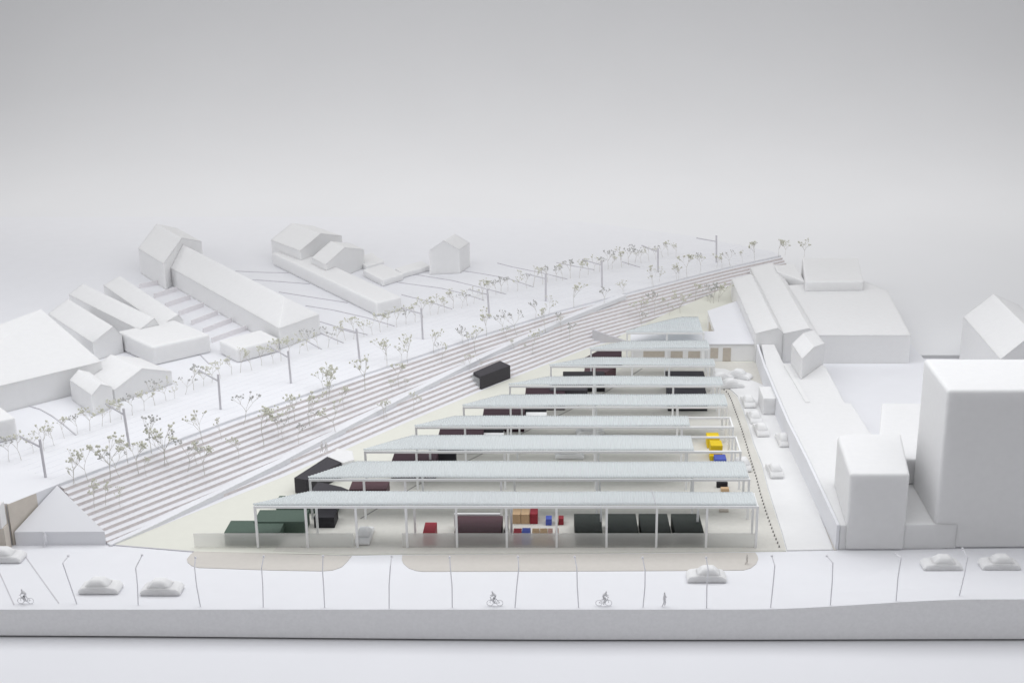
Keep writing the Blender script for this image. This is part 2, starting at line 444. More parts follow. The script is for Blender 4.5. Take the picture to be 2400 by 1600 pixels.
# L1 big hall with pyramid roof
z = zat(20, 963, 900)
A = P(22, 899, z); B = P(238, 847, z); d = B - A; pn = Vector((-d.y, d.x)).normalized()
A2 = A - d * .9
pk = P(96, 724, z + .62)
t = thing('foam_hall', (A.x, A.y, G), 'large white foam hall with broad pointed roof at the left edge', 'model building')
def loc3(p, z): return (p.x - A.x, p.y - A.y, z - G)
C3 = B + pn * 2.6; D3 = A2 + pn * 2.6
b = MB(); b.add([loc3(A2, G), loc3(B, G), loc3(C3, G), loc3(D3, G), loc3(A2, z), loc3(B, z), loc3(C3, z), loc3(D3, z)], [(0, 1, 5, 4), (1, 2, 6, 5), (2, 3, 7, 6), (3, 0, 4, 7), (0, 1, 2, 3)])
b.build('wall', M['foam'], t)
b = MB(); b.add([loc3(A2, z), loc3(B, z), loc3(C3, z), loc3(D3, z), loc3(pk, z + .62)], [(0, 1, 4), (1, 2, 4), (2, 3, 4), (3, 0, 4)])
b.build('roof', M['foam'], t)

def gable_px(name, label, near_eave, far_eave, ridge_near, ridge_far_unused, z0, ze, zr, **kw):
    """eave line (near, far) of the left side and near ridge point in the picture"""
    A = P(*near_eave, ze); B = P(*far_eave, ze); Rn = P(*ridge_near, zr)
    rf = kw.pop('rf', .5); C = A + (Rn - A) / rf
    return gable(name, label, A, B, C, z0, ze, zr, rf=rf, **kw)
gable_px('foam_row_house', 'long foam row house with saw-edged gable just right of the pyramid roof hall', (217, 803), (113, 735), (265, 765), None, G, G + .42, G + .66, rf=.74)
gable_px('foam_row_house', 'middle long foam row house between two others left of the stair', (327, 773), (161, 690), (362, 745), None, G, G + .42, G + .62, rf=.80)
gable_px('foam_row_house', 'pale foam row house nearest the flight of terraces', (377, 762), (242, 668), (418, 737), None, G, G + .38, G + .54, rf=.80)
z = zat(357, 850, 806); A = P(357, 813, z)
block('foam_block', 'low flat foam block across the front ends of the row houses', A, P(275, 776, z), P(492, 783, z), G, z, .05)
# L6 small cross house
ze = zat(405, 898, 868); A = P(268, 916, ze); C = P(402, 870, ze)
A = P(225, 935, ze); A = C + (P(268, 914, ze) - C)
pk = P(332, 854, ze + .26)
dirb = P(258, 822, ze + .26) - pk
gable('foam_house', 'small white foam house with steep gable beside the back row of trees', A, A + dirb, C, G, ze, ze + .26)
z = zat(213, 974, 925); A = P(215, 926, z); C = P(262, 906, z)
gable('foam_house', 'small foam lean-to house left of the steep gabled house', A, P(163, 890, z), C, G, z, z + .14)
# L7 long building with hip end, tower block behind
ze = zat(655, 819, 770); A = P(654, 770, ze); B = P(383, 618, ze); C = P(748, 737, ze)
gable('foam_long_house', 'very long white foam house with hipped near end right of the terraces', A, B, C, G, ze, ze + .42, hipA=.10)
zz = zat(328, 641, 582); A = P(383, 618, zz); 
gable('foam_house', 'tall grey-sided foam house at the far end of the long hipped house', A, P(324, 582, zz), A + (P(426, 557, zz + .40) - A) * 2, G, zz, zz + .40)
z = zat(557, 848, 815); A = P(555, 818, z)
block('foam_block', 'low rounded foam block at the near left foot of the long hipped house', A, P(513, 797, z), P(654, 792, z), G, z, .05)
# terraces between
RIS = [((327, 676), (386, 664)), ((362, 699), (415, 682)), ((388, 721), (446, 701)), ((420, 740), (477, 719)), ((450, 762), (510, 738)), ((477, 781), (543, 755)), ((497, 803), (577, 774))]
t = thing('terrace_stair', (P(450, 720, G).x, P(450, 720, G).y, G), 'flight of seven white terraces between the row houses and the long house', 'terraces')
for a, c in RIS:
    b = MB(); b.ribbon([P(*a, G) - Vector(t.location[:2]), P(*c, G) - Vector(t.location[:2])], .03, 0, .12); b.build('riser', M['mauve'], t)

# L10 group
zb = zat(882, 741, 708); A = P(882, 709, zb)
block('foam_low_block', 'long low foam block running forward from the paired gable houses', A, P(638, 592, zb), P(941, 695, zb), G, zb, .045)
z1 = G + .62
gable('foam_house', 'rear wide foam gable house at the back of the paired houses', P(703, 588, z1), P(635, 562, z1), P(703, 588, z1) + (P(752, 547, z1 + .28) - P(703, 588, z1)) * 2, G, z1, z1 + .28)
z1 = zat(765, 665, 620); pk = P(808, 580, z1 + .26); A = P(763, 620, z1)
gable('foam_house', 'smaller front foam gable house standing on the long low block', A, P(730, 604, z1), A + (pk - A) * 2, G, z1, z1 + .26)
z = zat(900, 671, 655); A = P(897, 656, z)
block('foam_low_block', 'low foam wing right of the long low block', A, P(850, 632, z), P(945, 641, z), G, z, .03)
z = G + .15; A = P(943, 640, z)
block('foam_low_block', 'thin low foam wing reaching the lone gable house', A, P(925, 628, z), P(1008, 622, z), G, z, .03)
z = G + .14
block('foam_low_block', 'faint low foam block behind the paired gable houses', P(858, 624, z), P(830, 604, z), P(900, 611, z), G, z, .03)
ze = zat(1077, 640, 584); A = P(1005, 588, ze); C = P(1076, 585, ze)
gable('foam_house', 'lone pentagonal foam gable house at the back centre', C, P(1101, 569, ze), A, G, ze, ze + .27)

# ---------------- right side
HW = .46
wall_l = PX([(1776, 850), (1783, 868), (1800, 905), (1822, 950), (1849, 1010), (1880, 1095), (1920, 1190), (1963, 1289)])
b = MB(); b.ribbon([Vector((4.32, 28.9)), Vector((4.27, 27.3)), Vector((4.27, 24)), Vector((4.33, 22)), Vector((4.37, 19.32))], .05, 0, HW)
tag(b.build('street_wall', M['card']), 'long lavender-white retaining wall along the side road', 'wall')
yl = 19.32
XR = P(2240, 1286).x
def xw(px, y, z): return X(px, y, z)
top = [(4.40, 19.32), (XR, 19.36), (XR, 20.9), tuple(P(2037, 1010, HW)), tuple(P(1995, 944, HW)), tuple(P(1980, 943, HW)), tuple(P(1934, 857, HW)), tuple(P(1905, 845, HW)), tuple(P(1858, 853, HW)), tuple(P(1836, 850, HW)), tuple(P(1815, 806, HW)), tuple(P(1784, 806, HW)), (4.30, 27.3), (4.30, 24), (4.358, 22)]
blockp('foam_low_block', 'long low pale foam block between the side road wall and the white court', top, 0, HW, .02)
# narrow white slit
b = MB(); b.ribbon([P(1842, 857, HW), P(1893, 943, HW)], .09, HW, HW + .012)
tag(b.build('white_strip', M['white']), 'narrow white card strip lying on the long low block', 'strip')
# small rotated gable house R4
ze = HW + .42
A = P(1880, 841, ze); C = P(1932, 806, ze)
z4 = Z(808, P(1847, 850, HW).y)
gable('foam_house', 'small turned foam house standing at the near corner of the big halls', P(1933, 805, .93), P(1908, 772, .93), P(1880, 841, .93), HW * .0, .93, 1.02)
# R2 building with slanted top
y0 = 19.30; zf = Z(1110, y0)
fl = Vector((X(1992, y0, zf), y0)); fr = Vector((X(2133, y0, zf), y0))
yb = 21.05; zb_ = Z(1015, yb)
bl = Vector((X(1960, yb, zb_), yb)); br = Vector((X(2112, yb, zb_), yb))
blockp('foam_tower', 'mid-height foam building with chamfered left side in front of the far right tower', [fl, fr, br, bl + Vector((.12, 0)), bl + Vector((0, -.1))], .004, [zf, zf, zb_, zb_, zb_ - .02], .05)
# R1 tower
y0 = 19.36; zf = Z(914, y0)
x0 = X(2221, y0, zf); yb = P(2165, 840, zf).y; xb = P(2165, 840, zf).x
blockp('foam_tower', 'tallest square foam tower block at the right picture edge', [(x0, y0), (x0 + 2.3, y0 + .02), (x0 + 2.3, yb), (xb, yb)], 0.004, zf, .06)
# R12
zq = .95; blockp('foam_block', 'low foam block between the wedge-roofed building and the tall tower', [P(2067, 944, zq), P(2055, 1075, zq), P(2165, 1075, zq), P(2175, 944, zq)], HW + .002, zq, .03)
# R6 big hall
yf = P(2040, 852).y; ze = Z(785, yf)
x0, x1 = X(1916, yf, ze), X(2135, yf, ze)
yb = P(2081, 681, ze + .0).y
def hall(name, label, x0, x1, yf, yb, ze, prof, cat='model building'):
    """prof: list of (x fraction, dz) of the roof section; ridge runs away from the viewer"""
    t = thing(name, ((x0 + x1) / 2, yf, 0), label, cat)
    cx = t.location.x
    b = MB(); pts = [(x0 + (x1 - x0) * f - cx, ze + dz) for f, dz in prof]
    n = len(pts)
    vs = [(x, 0, z) for x, z in pts] + [(x, yb - yf, z) for x, z in pts]
    b.add(vs, [(i, i + 1, n + i + 1, n + i) for i in range(n - 1)]); b.build('roof', M['foam'], t)
    b = MB(); k = n + 2
    vs = [(x0 - cx, 0, .004), (x1 - cx, 0, .004)] + [(x, 0, z) for x, z in pts[::-1]]
    vs += [(x, yb - yf, z) for x, y_, z in [(v[0], 0, v[2]) for v in vs]]
    b.add(vs, [tuple(range(k)), tuple(range(2 * k - 1, k - 1, -1)), (1, 2, k + 2, k + 1), (0, k - 1, 2 * k - 1, k)]); b.build('wall', M['foam'], t)
    return t
ta = thing('foam_hall', (x0, yf, 0), 'biggest white foam hall with broad roof and grey front wall, at right', 'model building')
def LL(p, z): return (p[0] - x0, p[1] - yf, z - 0.004)
zr = ze + .10
pL = P(1845, 668, zr); pR = P(2024, 658, zr + .02); pM = P(2081, 681, ze + .03)
base = [(x0, yf), (x1, yf), (x1 + .02, pM.y), (pR.x, pR.y + .2), (pL.x, pR.y + .2)]
b = MB()
b.add([LL(p, 0.004) for p in base] + [LL(base[0], ze), LL(base[1], ze), LL(pM, ze + .03), LL(pR, zr + .02), LL(pL, zr)],
      [(0, 1, 6, 5), (1, 2, 7, 6), (2, 3, 8, 7), (3, 4, 9, 8), (4, 0, 5, 9)])
b.build('wall', M['foam'], ta)
b = MB(); b.add([LL(base[0], ze), LL(base[1], ze), LL(pM, ze + .03), LL(pR, zr + .02), LL(pL, zr)], [(0, 1, 2, 3, 4)])
b.build('roof', M['foam'], ta, smooth=True)
# R7 rear hall
zt7 = 1.05
blockp('foam_hall', 'faint pale foam hall behind the biggest hall', [P(1888, 660, zt7), P(2024, 659, zt7), P(2011, 604, zt7), P(1880, 604, zt7)], 0.004, zt7, .03)
blockp('foam_hall', 'faint pale foam shed left of the rearmost hall', [P(1822, 636, .9), P(1888, 660, .9), P(1862, 618, .9), P(1815, 622, .9)], 0.004, .9, .03)
# R8 R9 long halls in line with the street
x8a, x8m, x8b = X(1771, yf, ze), X(1824, yf, ze), X(1836, yf, ze)
yb8 = P(1700, 655, ze).y
hall('foam_shed', 'long foam shed with sloping roof directly behind the white flat-roofed house', x8a, x8b, yf + .05, yb8, ze + .02, [(0, 0), (.80, .14), (1, .02)])
x9b = X(1914, yf, ze)
hall('foam_shed', 'long foam shed with sloping roof between its twin and the biggest hall', x8b + .005, x9b - .005, yf + .05, P(1800, 628, ze).y, ze + .02, [(0, 0), (.78, .13), (1, .04)])
# R11 turned house behind the tower
ze = 1.15
gable('foam_house', 'turned foam gable house behind the tall tower at the right edge', P(2345, 842, ze), P(2258, 742, ze), P(2345, 842, ze) + Vector((1.6, .95)), -.01, ze, ze + .42)

# ---------------- white site house R10
yw = P(1700, 848).y
z10 = Z(805, yw)
xl_, xr_ = X(1480, yw, z10), X(1779, yw, z10)
t = thing('white_house', (xl_, yw, 0), 'flat-roofed white L-shaped house with brown door openings behind the canopies', 'model house')
b = MB(); W10 = P(1650, 776, z10).y - yw
def l10(px, py): q = P(px, py, z10); return (q.x - xl_, q.y - yw)
b.prism([(0.0, 0.0), (xr_ - xl_, 0.0), l10(1733, 704), l10(1659, 729), l10(1676, 775), l10(1480, 775)], .018, z10 - .02)
b.build('wall', M['white'], t)
b = MB(); b.prism([(-.02, -.02), (xr_ - xl_ + .0, -.02), l10(1733, 703), l10(1658, 728), l10(1675, 776), l10(1478, 776)], z10 - .02, z10)
b.build('roof', M['card'], t)
for a, c, y0_, y1_, nm in ((1508, 1560, 822, 836, 'window'), (1572, 1600, 818, 838, 'window'), (1613, 1641, 818, 838, 'window'), (1665, 1683, 815, 839, 'window'), (1694, 1713, 815, 848, 'door')):
    b = MB(); b.box(X(a, yw, .2) - xl_, X(c, yw, .2) - xl_, -.008, .01, max(Z(y1_, yw), .02), Z(y0_, yw)); b.build(nm, M['opening'], t)
e0 = Vector(l10(1659, 729)); e1 = Vector(l10(1676, 775))
for f0, f1 in ((.25, .5), (.62, .85)):
    p0 = e0.lerp(e1, f0); p1 = e0.lerp(e1, f1)
    b = MB(); b.ribbon([p0, p1], .03, .02, .3); b.build('door', M['opening'], t)

# ================================================================== CANOPIES
ys = [1182, 1119, 1054, 997, 950, 901, 855, 816, 777]
PLACE = ['front', 'second', 'third', 'fourth', 'fifth', 'sixth', 'seventh', 'eighth', 'rearmost']
FL = [(592, 1183), (722, 1119), (852, 1053), (972, 995), (1084, 946), (1192, 899), (1288, 853), (1382, 814), (1467, 777)]
FR = [(1774, 1183), (1755, 1121), (1627, 1055), (1617, 998), (1706, 951), (1696, 903), (1678, 858), (1664, 817), (1648, 779)]
BR = [(1757, 1150), (1737, 1081), (1615, 1018), (1603, 973), (1697, 922), (1684, 880), (1668, 838), (1649, 797), (1630, 741)]
BL = [(725, 1149), (836, 1079), (968, 1018), (1066, 972), (1178, 922), (1284, 880), (1378, 836), (1462, 797), (1597, 741)]
ZR = .80
roof_y = []
def corr_roof(fl, fr, br, bl, org, seed):
    b = MB(); lam = .046; stp = lam / 6; amp = .0045 if seed < 3 else .0075
    x0, x1 = fl.x, fr.x; n = int((x1 - x0) / stp); NV = 6
    vs = []
    for i in range(n + 1):
        x = x0 + (x1 - x0) * i / n
        yf = fl.y + (fr.y - fl.y) * (x - x0) / (x1 - x0)
        if x < bl.x: yb = fl.y + .03 + (bl.y - fl.y - .03) * (max(x - fl.x, 0) / (bl.x - fl.x)) ** .85
        else: yb = bl.y + (br.y - bl.y) * (x - bl.x) / (max(br.x, x1) - bl.x)
        cz = amp * math.sin(x / lam * 2 * math.pi)
        for j in range(NV + 1):
            v = j / NV
            slow = .016 * noise.noise(Vector((x * .55, v * .5 + seed * 3.1, seed)))
            va = .022 * math.sin(math.pi * v) - .01 * v
            vs.append((x - org.x + v * .0, yf + (yb - yf) * v - org.y, ZR + cz + slow + va))
    k = NV + 1
    b.add(vs, [(i * k + j, (i + 1) * k + j, (i + 1) * k + j + 1, i * k + j + 1) for i in range(n) for j in range(NV)])
    return b
for i in range(9):
    fl, fr, br, bl = P(*FL[i], ZR), P(*FR[i], ZR), P(*BR[i], ZR), P(*BL[i], ZR)
    yy = P(1300, ys[i], ZR).y
    fl.y = yy; fr.y = yy
    org = Vector((0, yy))
    txt = {0: 'widest front canopy with corrugated roof over the green and maroon containers', 1: 'second canopy from the front, corrugated roof on thin white posts',
           2: 'third canopy from the front, corrugated roof stopping short before the yellow blocks', 3: 'fourth canopy from the front, shortened corrugated roof with bare beams at right',
           4: 'fifth corrugated canopy, middle one of the nine', 5: 'sixth corrugated canopy from the front, beside the heap of foam cars', 6: 'seventh corrugated canopy from the front, third from the back',
           7: 'eighth corrugated canopy hiding the windows of the white house', 8: 'rearmost and smallest canopy with pointed corrugated roof'}[i]
    t = thing('corrugated_canopy', (0, yy, .017), txt, 'canopy', 'corrugated canopies standing in rows')
    zo = -.017
    rb = corr_roof(fl, fr, br, bl, org, i)
    rb.v = [(v[0], v[1], v[2] + zo) for v in rb.v]
    ro = rb.build('roof_sheet', M['roof'], t, smooth=True)
    so = ro.modifiers.new('s', 'SOLIDIFY'); so.thickness = .008
    xL = fl.x + .03; xR = 3.03; yB = max(br.y - yy - .04, .45)
    if i == 8: yB = br.y - yy - .1
    zc = .76
    pts = []
    if i == 0: fx = [xL + (xR - xL) * k / 10 for k in range(11)]
    else:
        fx = [xL, xL + .93] + [x for x in (-2.92, -1.26, .4, 2.06) if x > xL + 1.6] + [xR]
    bx = [x for x in (-4.36, -2.7, -1.06, .46, 2.1) if x > bl.x + .1] + [xR]
    if i == 8: bx = [br.x - .3]
    for x in fx:
        b = MB(); b.bar((x, 0, zo + .017), (x, 0, zc + zo - .02), .0185, square=True); b.build('post', M['frame'], t)
    for x in bx:
        b = MB(); b.bar((x, yB, zo + .017), (x, yB, zc + zo - .02), .018, square=True); b.build('post', M['frame'], t)
    b = MB(); b.bar((xL - .02, 0, zc + zo), (xR + .02, 0, zc + zo), .02, square=True); b.build('beam', M['frame'], t)
    if i == 0:
        b = MB(); xs_ = X(1536, yy, ZR); b.bar((xs_, .01, ZR + zo + .015), (xs_ - .03, br.y - yy - .01, ZR + zo + .02), .006); b.build('roof_seam', M['mast'], t)
    if i != 8:
        b = MB(); b.bar((bl.x - .05, yB, zc + zo), (xR + .02, yB, zc + zo), .016, square=True); b.build('beam', M['frame'], t)
        b = MB(); b.bar((xR, .022, zc + zo), (xR, yB - .02, zc + zo), .014, square=True); b.build('beam', M['frame'], t)

# frosted panels
for a, c, l in ((455, 829, 'short frosted acrylic panel in front of the green containers'), (943, 1769, 'long frosted acrylic panel in front of the maroon and dark containers')):
    y = P(800, 1286).y + .035; b = MB(); b.box(X(a, y, .1), X(c, y, .1), y - .006, y + .006, .018, Z(1249, y))
    tag(b.build('frosted_panel', M['acrylic']), l, 'panel')

# ================================================================== CONTAINERS AND CRATES
def crate(name, label, xl, xr, ytf, ytb, h, m_, cat='container', group=None, z0=.018, skew=0, parts=False):
    A = P(xl, ytf, z0 + h); B = P(xr, ytf, z0 + h); yb = P(xl, ytb, z0 + h).y
    pts = [(A.x, A.y), (B.x, A.y), (B.x + skew, yb), (A.x + skew, yb)]
    b = MB(); b.prism(pts, z0, z0 + h)
    o = b.build(name, m_, bevel=.006); return tag(o, label, cat, group)
crate('container', 'green container at the front left, lower half behind frosted acrylic', 525, 655, 1247, 1219, .235, M['green'])
crate('container', 'green container behind the front-left one, under the canopy corner', 594, 712, 1222, 1194, .26, M['green'])
crate('container', 'small black container right behind the two green ones', 735, 783, 1212, 1190, .2, M['black'])
crate('container', 'grey-green container strip peeping out behind the front canopy roof', 646, 790, 1178, 1161, .2, M['green'])
# turned box by the second canopy
def boxpts(name, label, l, h, m_, cat='container', z0=.018):
    b = MB(); b.prism([tuple(P(x, y, z0 + h)) for x, y in l], z0, z0 + h); return tag(b.build(name, m_, bevel=.006), label, cat)
boxpts('container', 'large turned black container at the left end of the second canopy', [(689, 1119), (718, 1124), (801, 1083), (767, 1069)], .30, M['charcoal'])
boxpts('white_box', 'white foam box behind the large turned black container', [(772, 1070), (803, 1084), (830, 1076), (826, 1056), (790, 1050)], .2, M['foam'], 'box')
tmp = P(1196, 855, .36)
boxpts('container', 'large charcoal container standing turned at the foot of the stepped bank', [(1127, 882), (1196, 856), (1172, 845), (1109, 872)], .31, M['charcoal'])
boxpts('clear_box', 'clear plastic end box left of the large charcoal container', [(1106, 882), (1124, 888), (1126, 883), (1107, 874)], .24, M['clear'], 'box')
crate('container', 'maroon container under the front canopy behind the long frosted panel', 1065, 1174, 1246, 1208, .235, M['maroon'])
b = MB(); A = P(1064, 1207, .26); B = P(1172, 1207, .26); b.box(A.x, B.x, A.y + .01, A.y + .05, .018, .28)
tag(b.build('white_board', M['white']), 'thin white board standing behind the maroon front container', 'board')
crate('container', 'narrow dark sliver of container right of the maroon front container', 1182, 1187, 1246, 1208, .235, M['dmaroon'])
for k, (a, c) in enumerate(((1348, 1412), (1425, 1497), (1504, 1573), (1582, 1650))):
    crate('container', 'dark green container under the front canopy, ' + ['leftmost of the row of four, by crates', 'second from left of the row of four', 'third from left of the row of four', 'rightmost of the row of four'][k], a, c, 1246, 1203, .235, M['dgreen'], group='row of four dark green containers', skew=-.02)
# under farther canopies
crate('container', 'wine-red container in the gap behind the front canopy roof', 818, 906, 1146, 1125, .28, M['maroon'])
boxpts('container', 'dark wedge-ended container beside the turned black one', [(727, 1152), (830, 1152), (800, 1140), (745, 1128)], .26, M['charcoal'])
crate('container', 'dark maroon container under the third canopy at its left', 915, 1020, 1088, 1057, .30, M['dmaroon'])
crate('container', 'flat black strip container right of the dark maroon one under the third canopy', 1021, 1068, 1064, 1056, .25, M['black'])
crate('container', 'dark container under the fourth canopy at its left', 1025, 1130, 1028, 1000, .30, M['dmaroon'])
crate('container', 'thin black container with white base under the fourth canopy', 1131, 1180, 1008, 1000, .27, M['black'])
crate('container', 'near-black container under the fifth canopy at its left', 1130, 1228, 980, 951, .30, M['dmaroon'])
crate('container', 'thin black container right of the near-black one under the fifth canopy', 1229, 1281, 960, 952, .27, M['black'])
crate('white_box', 'low white box in front of the thin black container under the fifth canopy', 1232, 1281, 974, 961, .22, M['white'], 'box')
crate('white_box', 'low white box in front of the thin black container under the fourth canopy', 1131, 1180, 1022, 1009, .22, M['white'], 'box')
crate('container', 'short maroon container under the sixth canopy', 1230, 1324, 932, 908, .28, M['dmaroon'])
crate('container', 'slate grey container behind the short maroon one under the sixth canopy', 1288, 1377, 914, 893, .30, M['charcoal'])
crate('container', 'black container under the seventh canopy at its left', 1319, 1418, 890, 870, .28, M['black'])
boxpts('container', 'turned maroon container behind the black one near the seventh canopy', [(1369, 870), (1420, 872), (1444, 858), (1372, 856)], .24, M['maroon'])
boxpts('container', 'dark maroon turned container under the eighth canopy at its left', [(1370, 838), (1457, 834), (1457, 820), (1410, 817)], .26, M['dmaroon'])
crate('container', 'black container at the right side between the sixth and seventh canopies', 1563, 1654, 888, 869, .30, M['black'])
crate('container', 'black container at the right side behind the fifth canopy', 1566, 1659, 932, 907, .30, M['black'])
boxpts('grey_wedge', 'small grey wedge at the left end of the right-hand black container', [(1564, 925), (1600, 925), (1585, 912), (1564, 908)], .2, M['charcoal'], 'wedge')
# small crates
def small(nm, label, xl, xr, ytf, ytb, m_, h=.17, grp=None, z0=.018): return crate(nm, label, xl, xr, ytf, ytb, h, m_, 'crate', grp, z0)
small('crate', 'square red crate left of the maroon front container', 991, 1019, 1246, 1223, M['red'], .235)
small('crate', 'tan crate, left of the tan pair beside the red one', 1201, 1220, 1205, 1191, M['tan'], .18)
small('crate', 'tan crate between its twin and the dark red crate', 1221, 1241, 1205, 1191, M['tan'], .18)
small('crate', 'dark red crate at the right end of the tan pair', 1242, 1260, 1204, 1190, M['dred'], .19)
small('crate', 'small blue crate standing alone behind the front post', 1279, 1293, 1216, 1207, M['blue'], .12)
small('crate', 'tiny tan crate touching the small dark red one', 1302, 1308, 1216, 1208, M['tan'], .12)
small('crate', 'small dark red crate right of the tiny tan one', 1309, 1321, 1215, 1207, M['dred'], .12)
small('crate', 'red crate top at the left end of the front crate row behind acrylic', 1203, 1222, 1247, 1237, M['red'], .22)
small('crate', 'blue crate between red and tan in the front crate row behind acrylic', 1223, 1243, 1247, 1236, M['blue'], .22)
small('crate', 'tan crate next to the blue one in the front crate row', 1247, 1264, 1247, 1237, M['tan'], .22)
small('crate', 'second tan crate from the blue one in the front crate row', 1265, 1283, 1247, 1237, M['tan'], .22)
small('crate', 'pinkish crate partly behind the post in the front crate row', 1284, 1295, 1247, 1237, M['pink'], .22)
small('crate', 'narrow pink crate at the right end of the front crate row', 1301, 1309, 1248, 1236, M['pink'], .22)
small('block', 'bright yellow block, rear one of the two by the bare beams', 1658, 1687, 1026, 1013, M['yellow'], .22)
small('block', 'bright yellow block, nearer and taller of the two by the bare beams', 1666, 1694, 1044, 1031, M['yellow'], .28)
small('block', 'small blue block in front of the yellow ones', 1676, 1703, 1076, 1064, M['blue'], .14)
small('block', 'small yellow block behind the blue block, third yellow one', 1664, 1692, 1068, 1060, M['yellow'], .10)
small('block', 'small black block seen below the second canopy at right', 1680, 1706, 1131, 1127, M['black'], .10)
small('block', 'thin orange-tan block near the small black one', 1690, 1709, 1145, 1140, M['tan'], .06)
small('block', 'little brown block under the right end of the front canopy', 1686, 1708, 1195, 1191, M['brown'], .04)

# ================================================================== FOAM CARS
def car_proto(seed):
    rnd = random.Random(seed)
    t = bpy.data.objects.new('foam_car', None); COL.objects.link(t); t.empty_display_size = .1
    l, wd = .33, .155
    b = MB(); prof = [(-l, 0), (l, 0), (l + .005, .06), (l - .05, .115), (.14, .135), (-.16, .135), (-l + .06, .115), (-l - .005, .06)]
    n = len(prof); vs = [(x, -wd, z) for x, z in prof] + [(x, wd, z) for x, z in prof]
    fs = [(i, (i + 1) % n, n + (i + 1) % n, n + i) for i in range(n)] + [tuple(range(n))[::-1], tuple(range(n, 2 * n))]
    b.add(vs, fs); b.build('body', M['foam'], t, bevel=.026)
    b = MB(); base = [(-.25, -.15), (.20, -.15), (.20, .15), (-.25, .15)]; tp = [(-.12, -.09), (.06, -.09), (.06, .09), (-.12, .09)]
    b.add([(x, y, .10) for x, y in base] + [(x, y, .235) for x, y in tp], [(i, (i + 1) % 4, 4 + (i + 1) % 4, 4 + i) for i in range(4)] + [(4, 5, 6, 7), (3, 2, 1, 0)])
    b.build('cabin', M['foam'], t, bevel=.045)
    return t
proto = car_proto(1); used = False
def copy_tree(o, parent=None):
    c = o.copy(); COL.objects.link(c); c.parent = parent
    for ch in list(o.children): copy_tree(ch, c)
    return c
CARS = [((237, 1383), 0, 'foam car on the front street, left of the pair'), ((381, 1386), 0, 'foam car on the front street, right of the left-hand pair'),
        ((12, 1311), 0, 'foam car half cut off by the left picture edge'), ((1655, 1356), 3.14, 'foam car on the front street before the big apron'),
        ((2205, 1333), 3.14, 'foam car on the right of the front street, left of two'), ((2341, 1332), 3.14, 'foam car on the front street nearest the right edge'),
        ((1753, 948), 1.62, 'foam car at the head of the queue on the side road'), ((1768, 985), 1.62, 'second foam car of the queue on the side road'),
        ((1783, 1014), 1.62, 'third foam car of the queue on the side road'), ((1836, 1038), 1.60, 'foam car beside the lavender wall'),
        ((1815, 1110), 1.62, 'nearest foam car on the side road'), ((1740, 1095), 1.62, 'foam car parked half behind the second canopy end'),
        ((1690, 892), .5, 'foam car at the left of the heap of cars'), ((1733, 886), -.5, 'foam car at the right of the heap of cars'), ((1713, 908), .2, 'foam car at the front of the heap of cars'),
        ((1383, 1018), .2, 'foam car glimpsed between the third and fourth canopies'), ((1335, 1073), 0, 'foam car glimpsed between the second and third canopies'),
        ((855, 1262), 1.57, 'white foam car under the front canopy between posts')]
for k, ((px, py), rz, lab) in enumerate(CARS):
    q = P(px, py)
    o = proto if k == 0 else copy_tree(proto)
    z = street_z(q.x, q.y) if py > 1290 else .018
    if 1740 < px < 1900 and py < 1200 and px != 1740: z = .022
    o.location = (q.x, q.y, z); o.rotation_euler = (0, 0, rz)
    tag(o, 'white ' + lab, 'model car', 'white foam cars')
    sc = .95 if py > 1290 else .86
    o.scale = (sc, sc * .95, sc)
# van beside the wall
b = MB(); A = P(1787, 974); B = P(1826, 974)
b.box(A.x, B.x, A.y, A.y + .72, .022, .40)
tag(b.build('foam_van', M['foam'], bevel=.02), 'tall box-shaped white foam lorry on the side road by the wall', 'model lorry')

# ================================================================== MASTS
MS = [((107, 1118), (93, 1029), (50, 1022), (93, 1048)), ((303, 1045), (289, 957), (250, 945), (290, 972)), ((517, 959), (511, 877), (470, 868), (511, 893)),
      ((682, 898), (675, 822), (634, 811), (675, 838)), ((843, 844), (835, 770), (790, 768), (834, 781)), ((991, 795), (987, 722), (943, 722), (987, 735)),
      ((1147, 746), (1142, 677), (1098, 678), (1142, 690)), ((1279, 706), (1279, 641), (1232, 641), (1279, 653)), ((1411, 673), (1410, 611), (1364, 608), (1409, 621)),
      ((1542, 638), (1542, 582), (1503, 575), (1542, 590)), ((1679, 615), (1679, 552), (1632, 558), (1678, 566))]
for i, (b0, t0, a0, a1) in enumerate(MS):
    q = P(*b0, HP); zt_ = Z(t0[1], q.y)
    t = thing('track_mast', (q.x, q.y, HP), 'thin grey T-armed track mast on the white plateau, ' + (ordn(i) + ' from the left' if i < 10 else 'farthest right one'), 'mast', 'track masts in a row')
    tx = X(t0[0], q.y, zt_) - q.x
    b = MB(); b.bar((0, 0, 0), (tx, 0, zt_ - HP), .024, n=6); b.build('pole', M['mast'], t)
    za = Z(a1[1], q.y) - HP
    ex = X(a0[0], q.y, za + HP) - q.x; 
    zb2 = Z(a0[1], q.y) - HP
    b = MB(); b.bar((tx * za / (zt_ - HP), 0, za), (ex, 0.0, zb2), .017, n=6); b.build('arm', M['mast'], t)

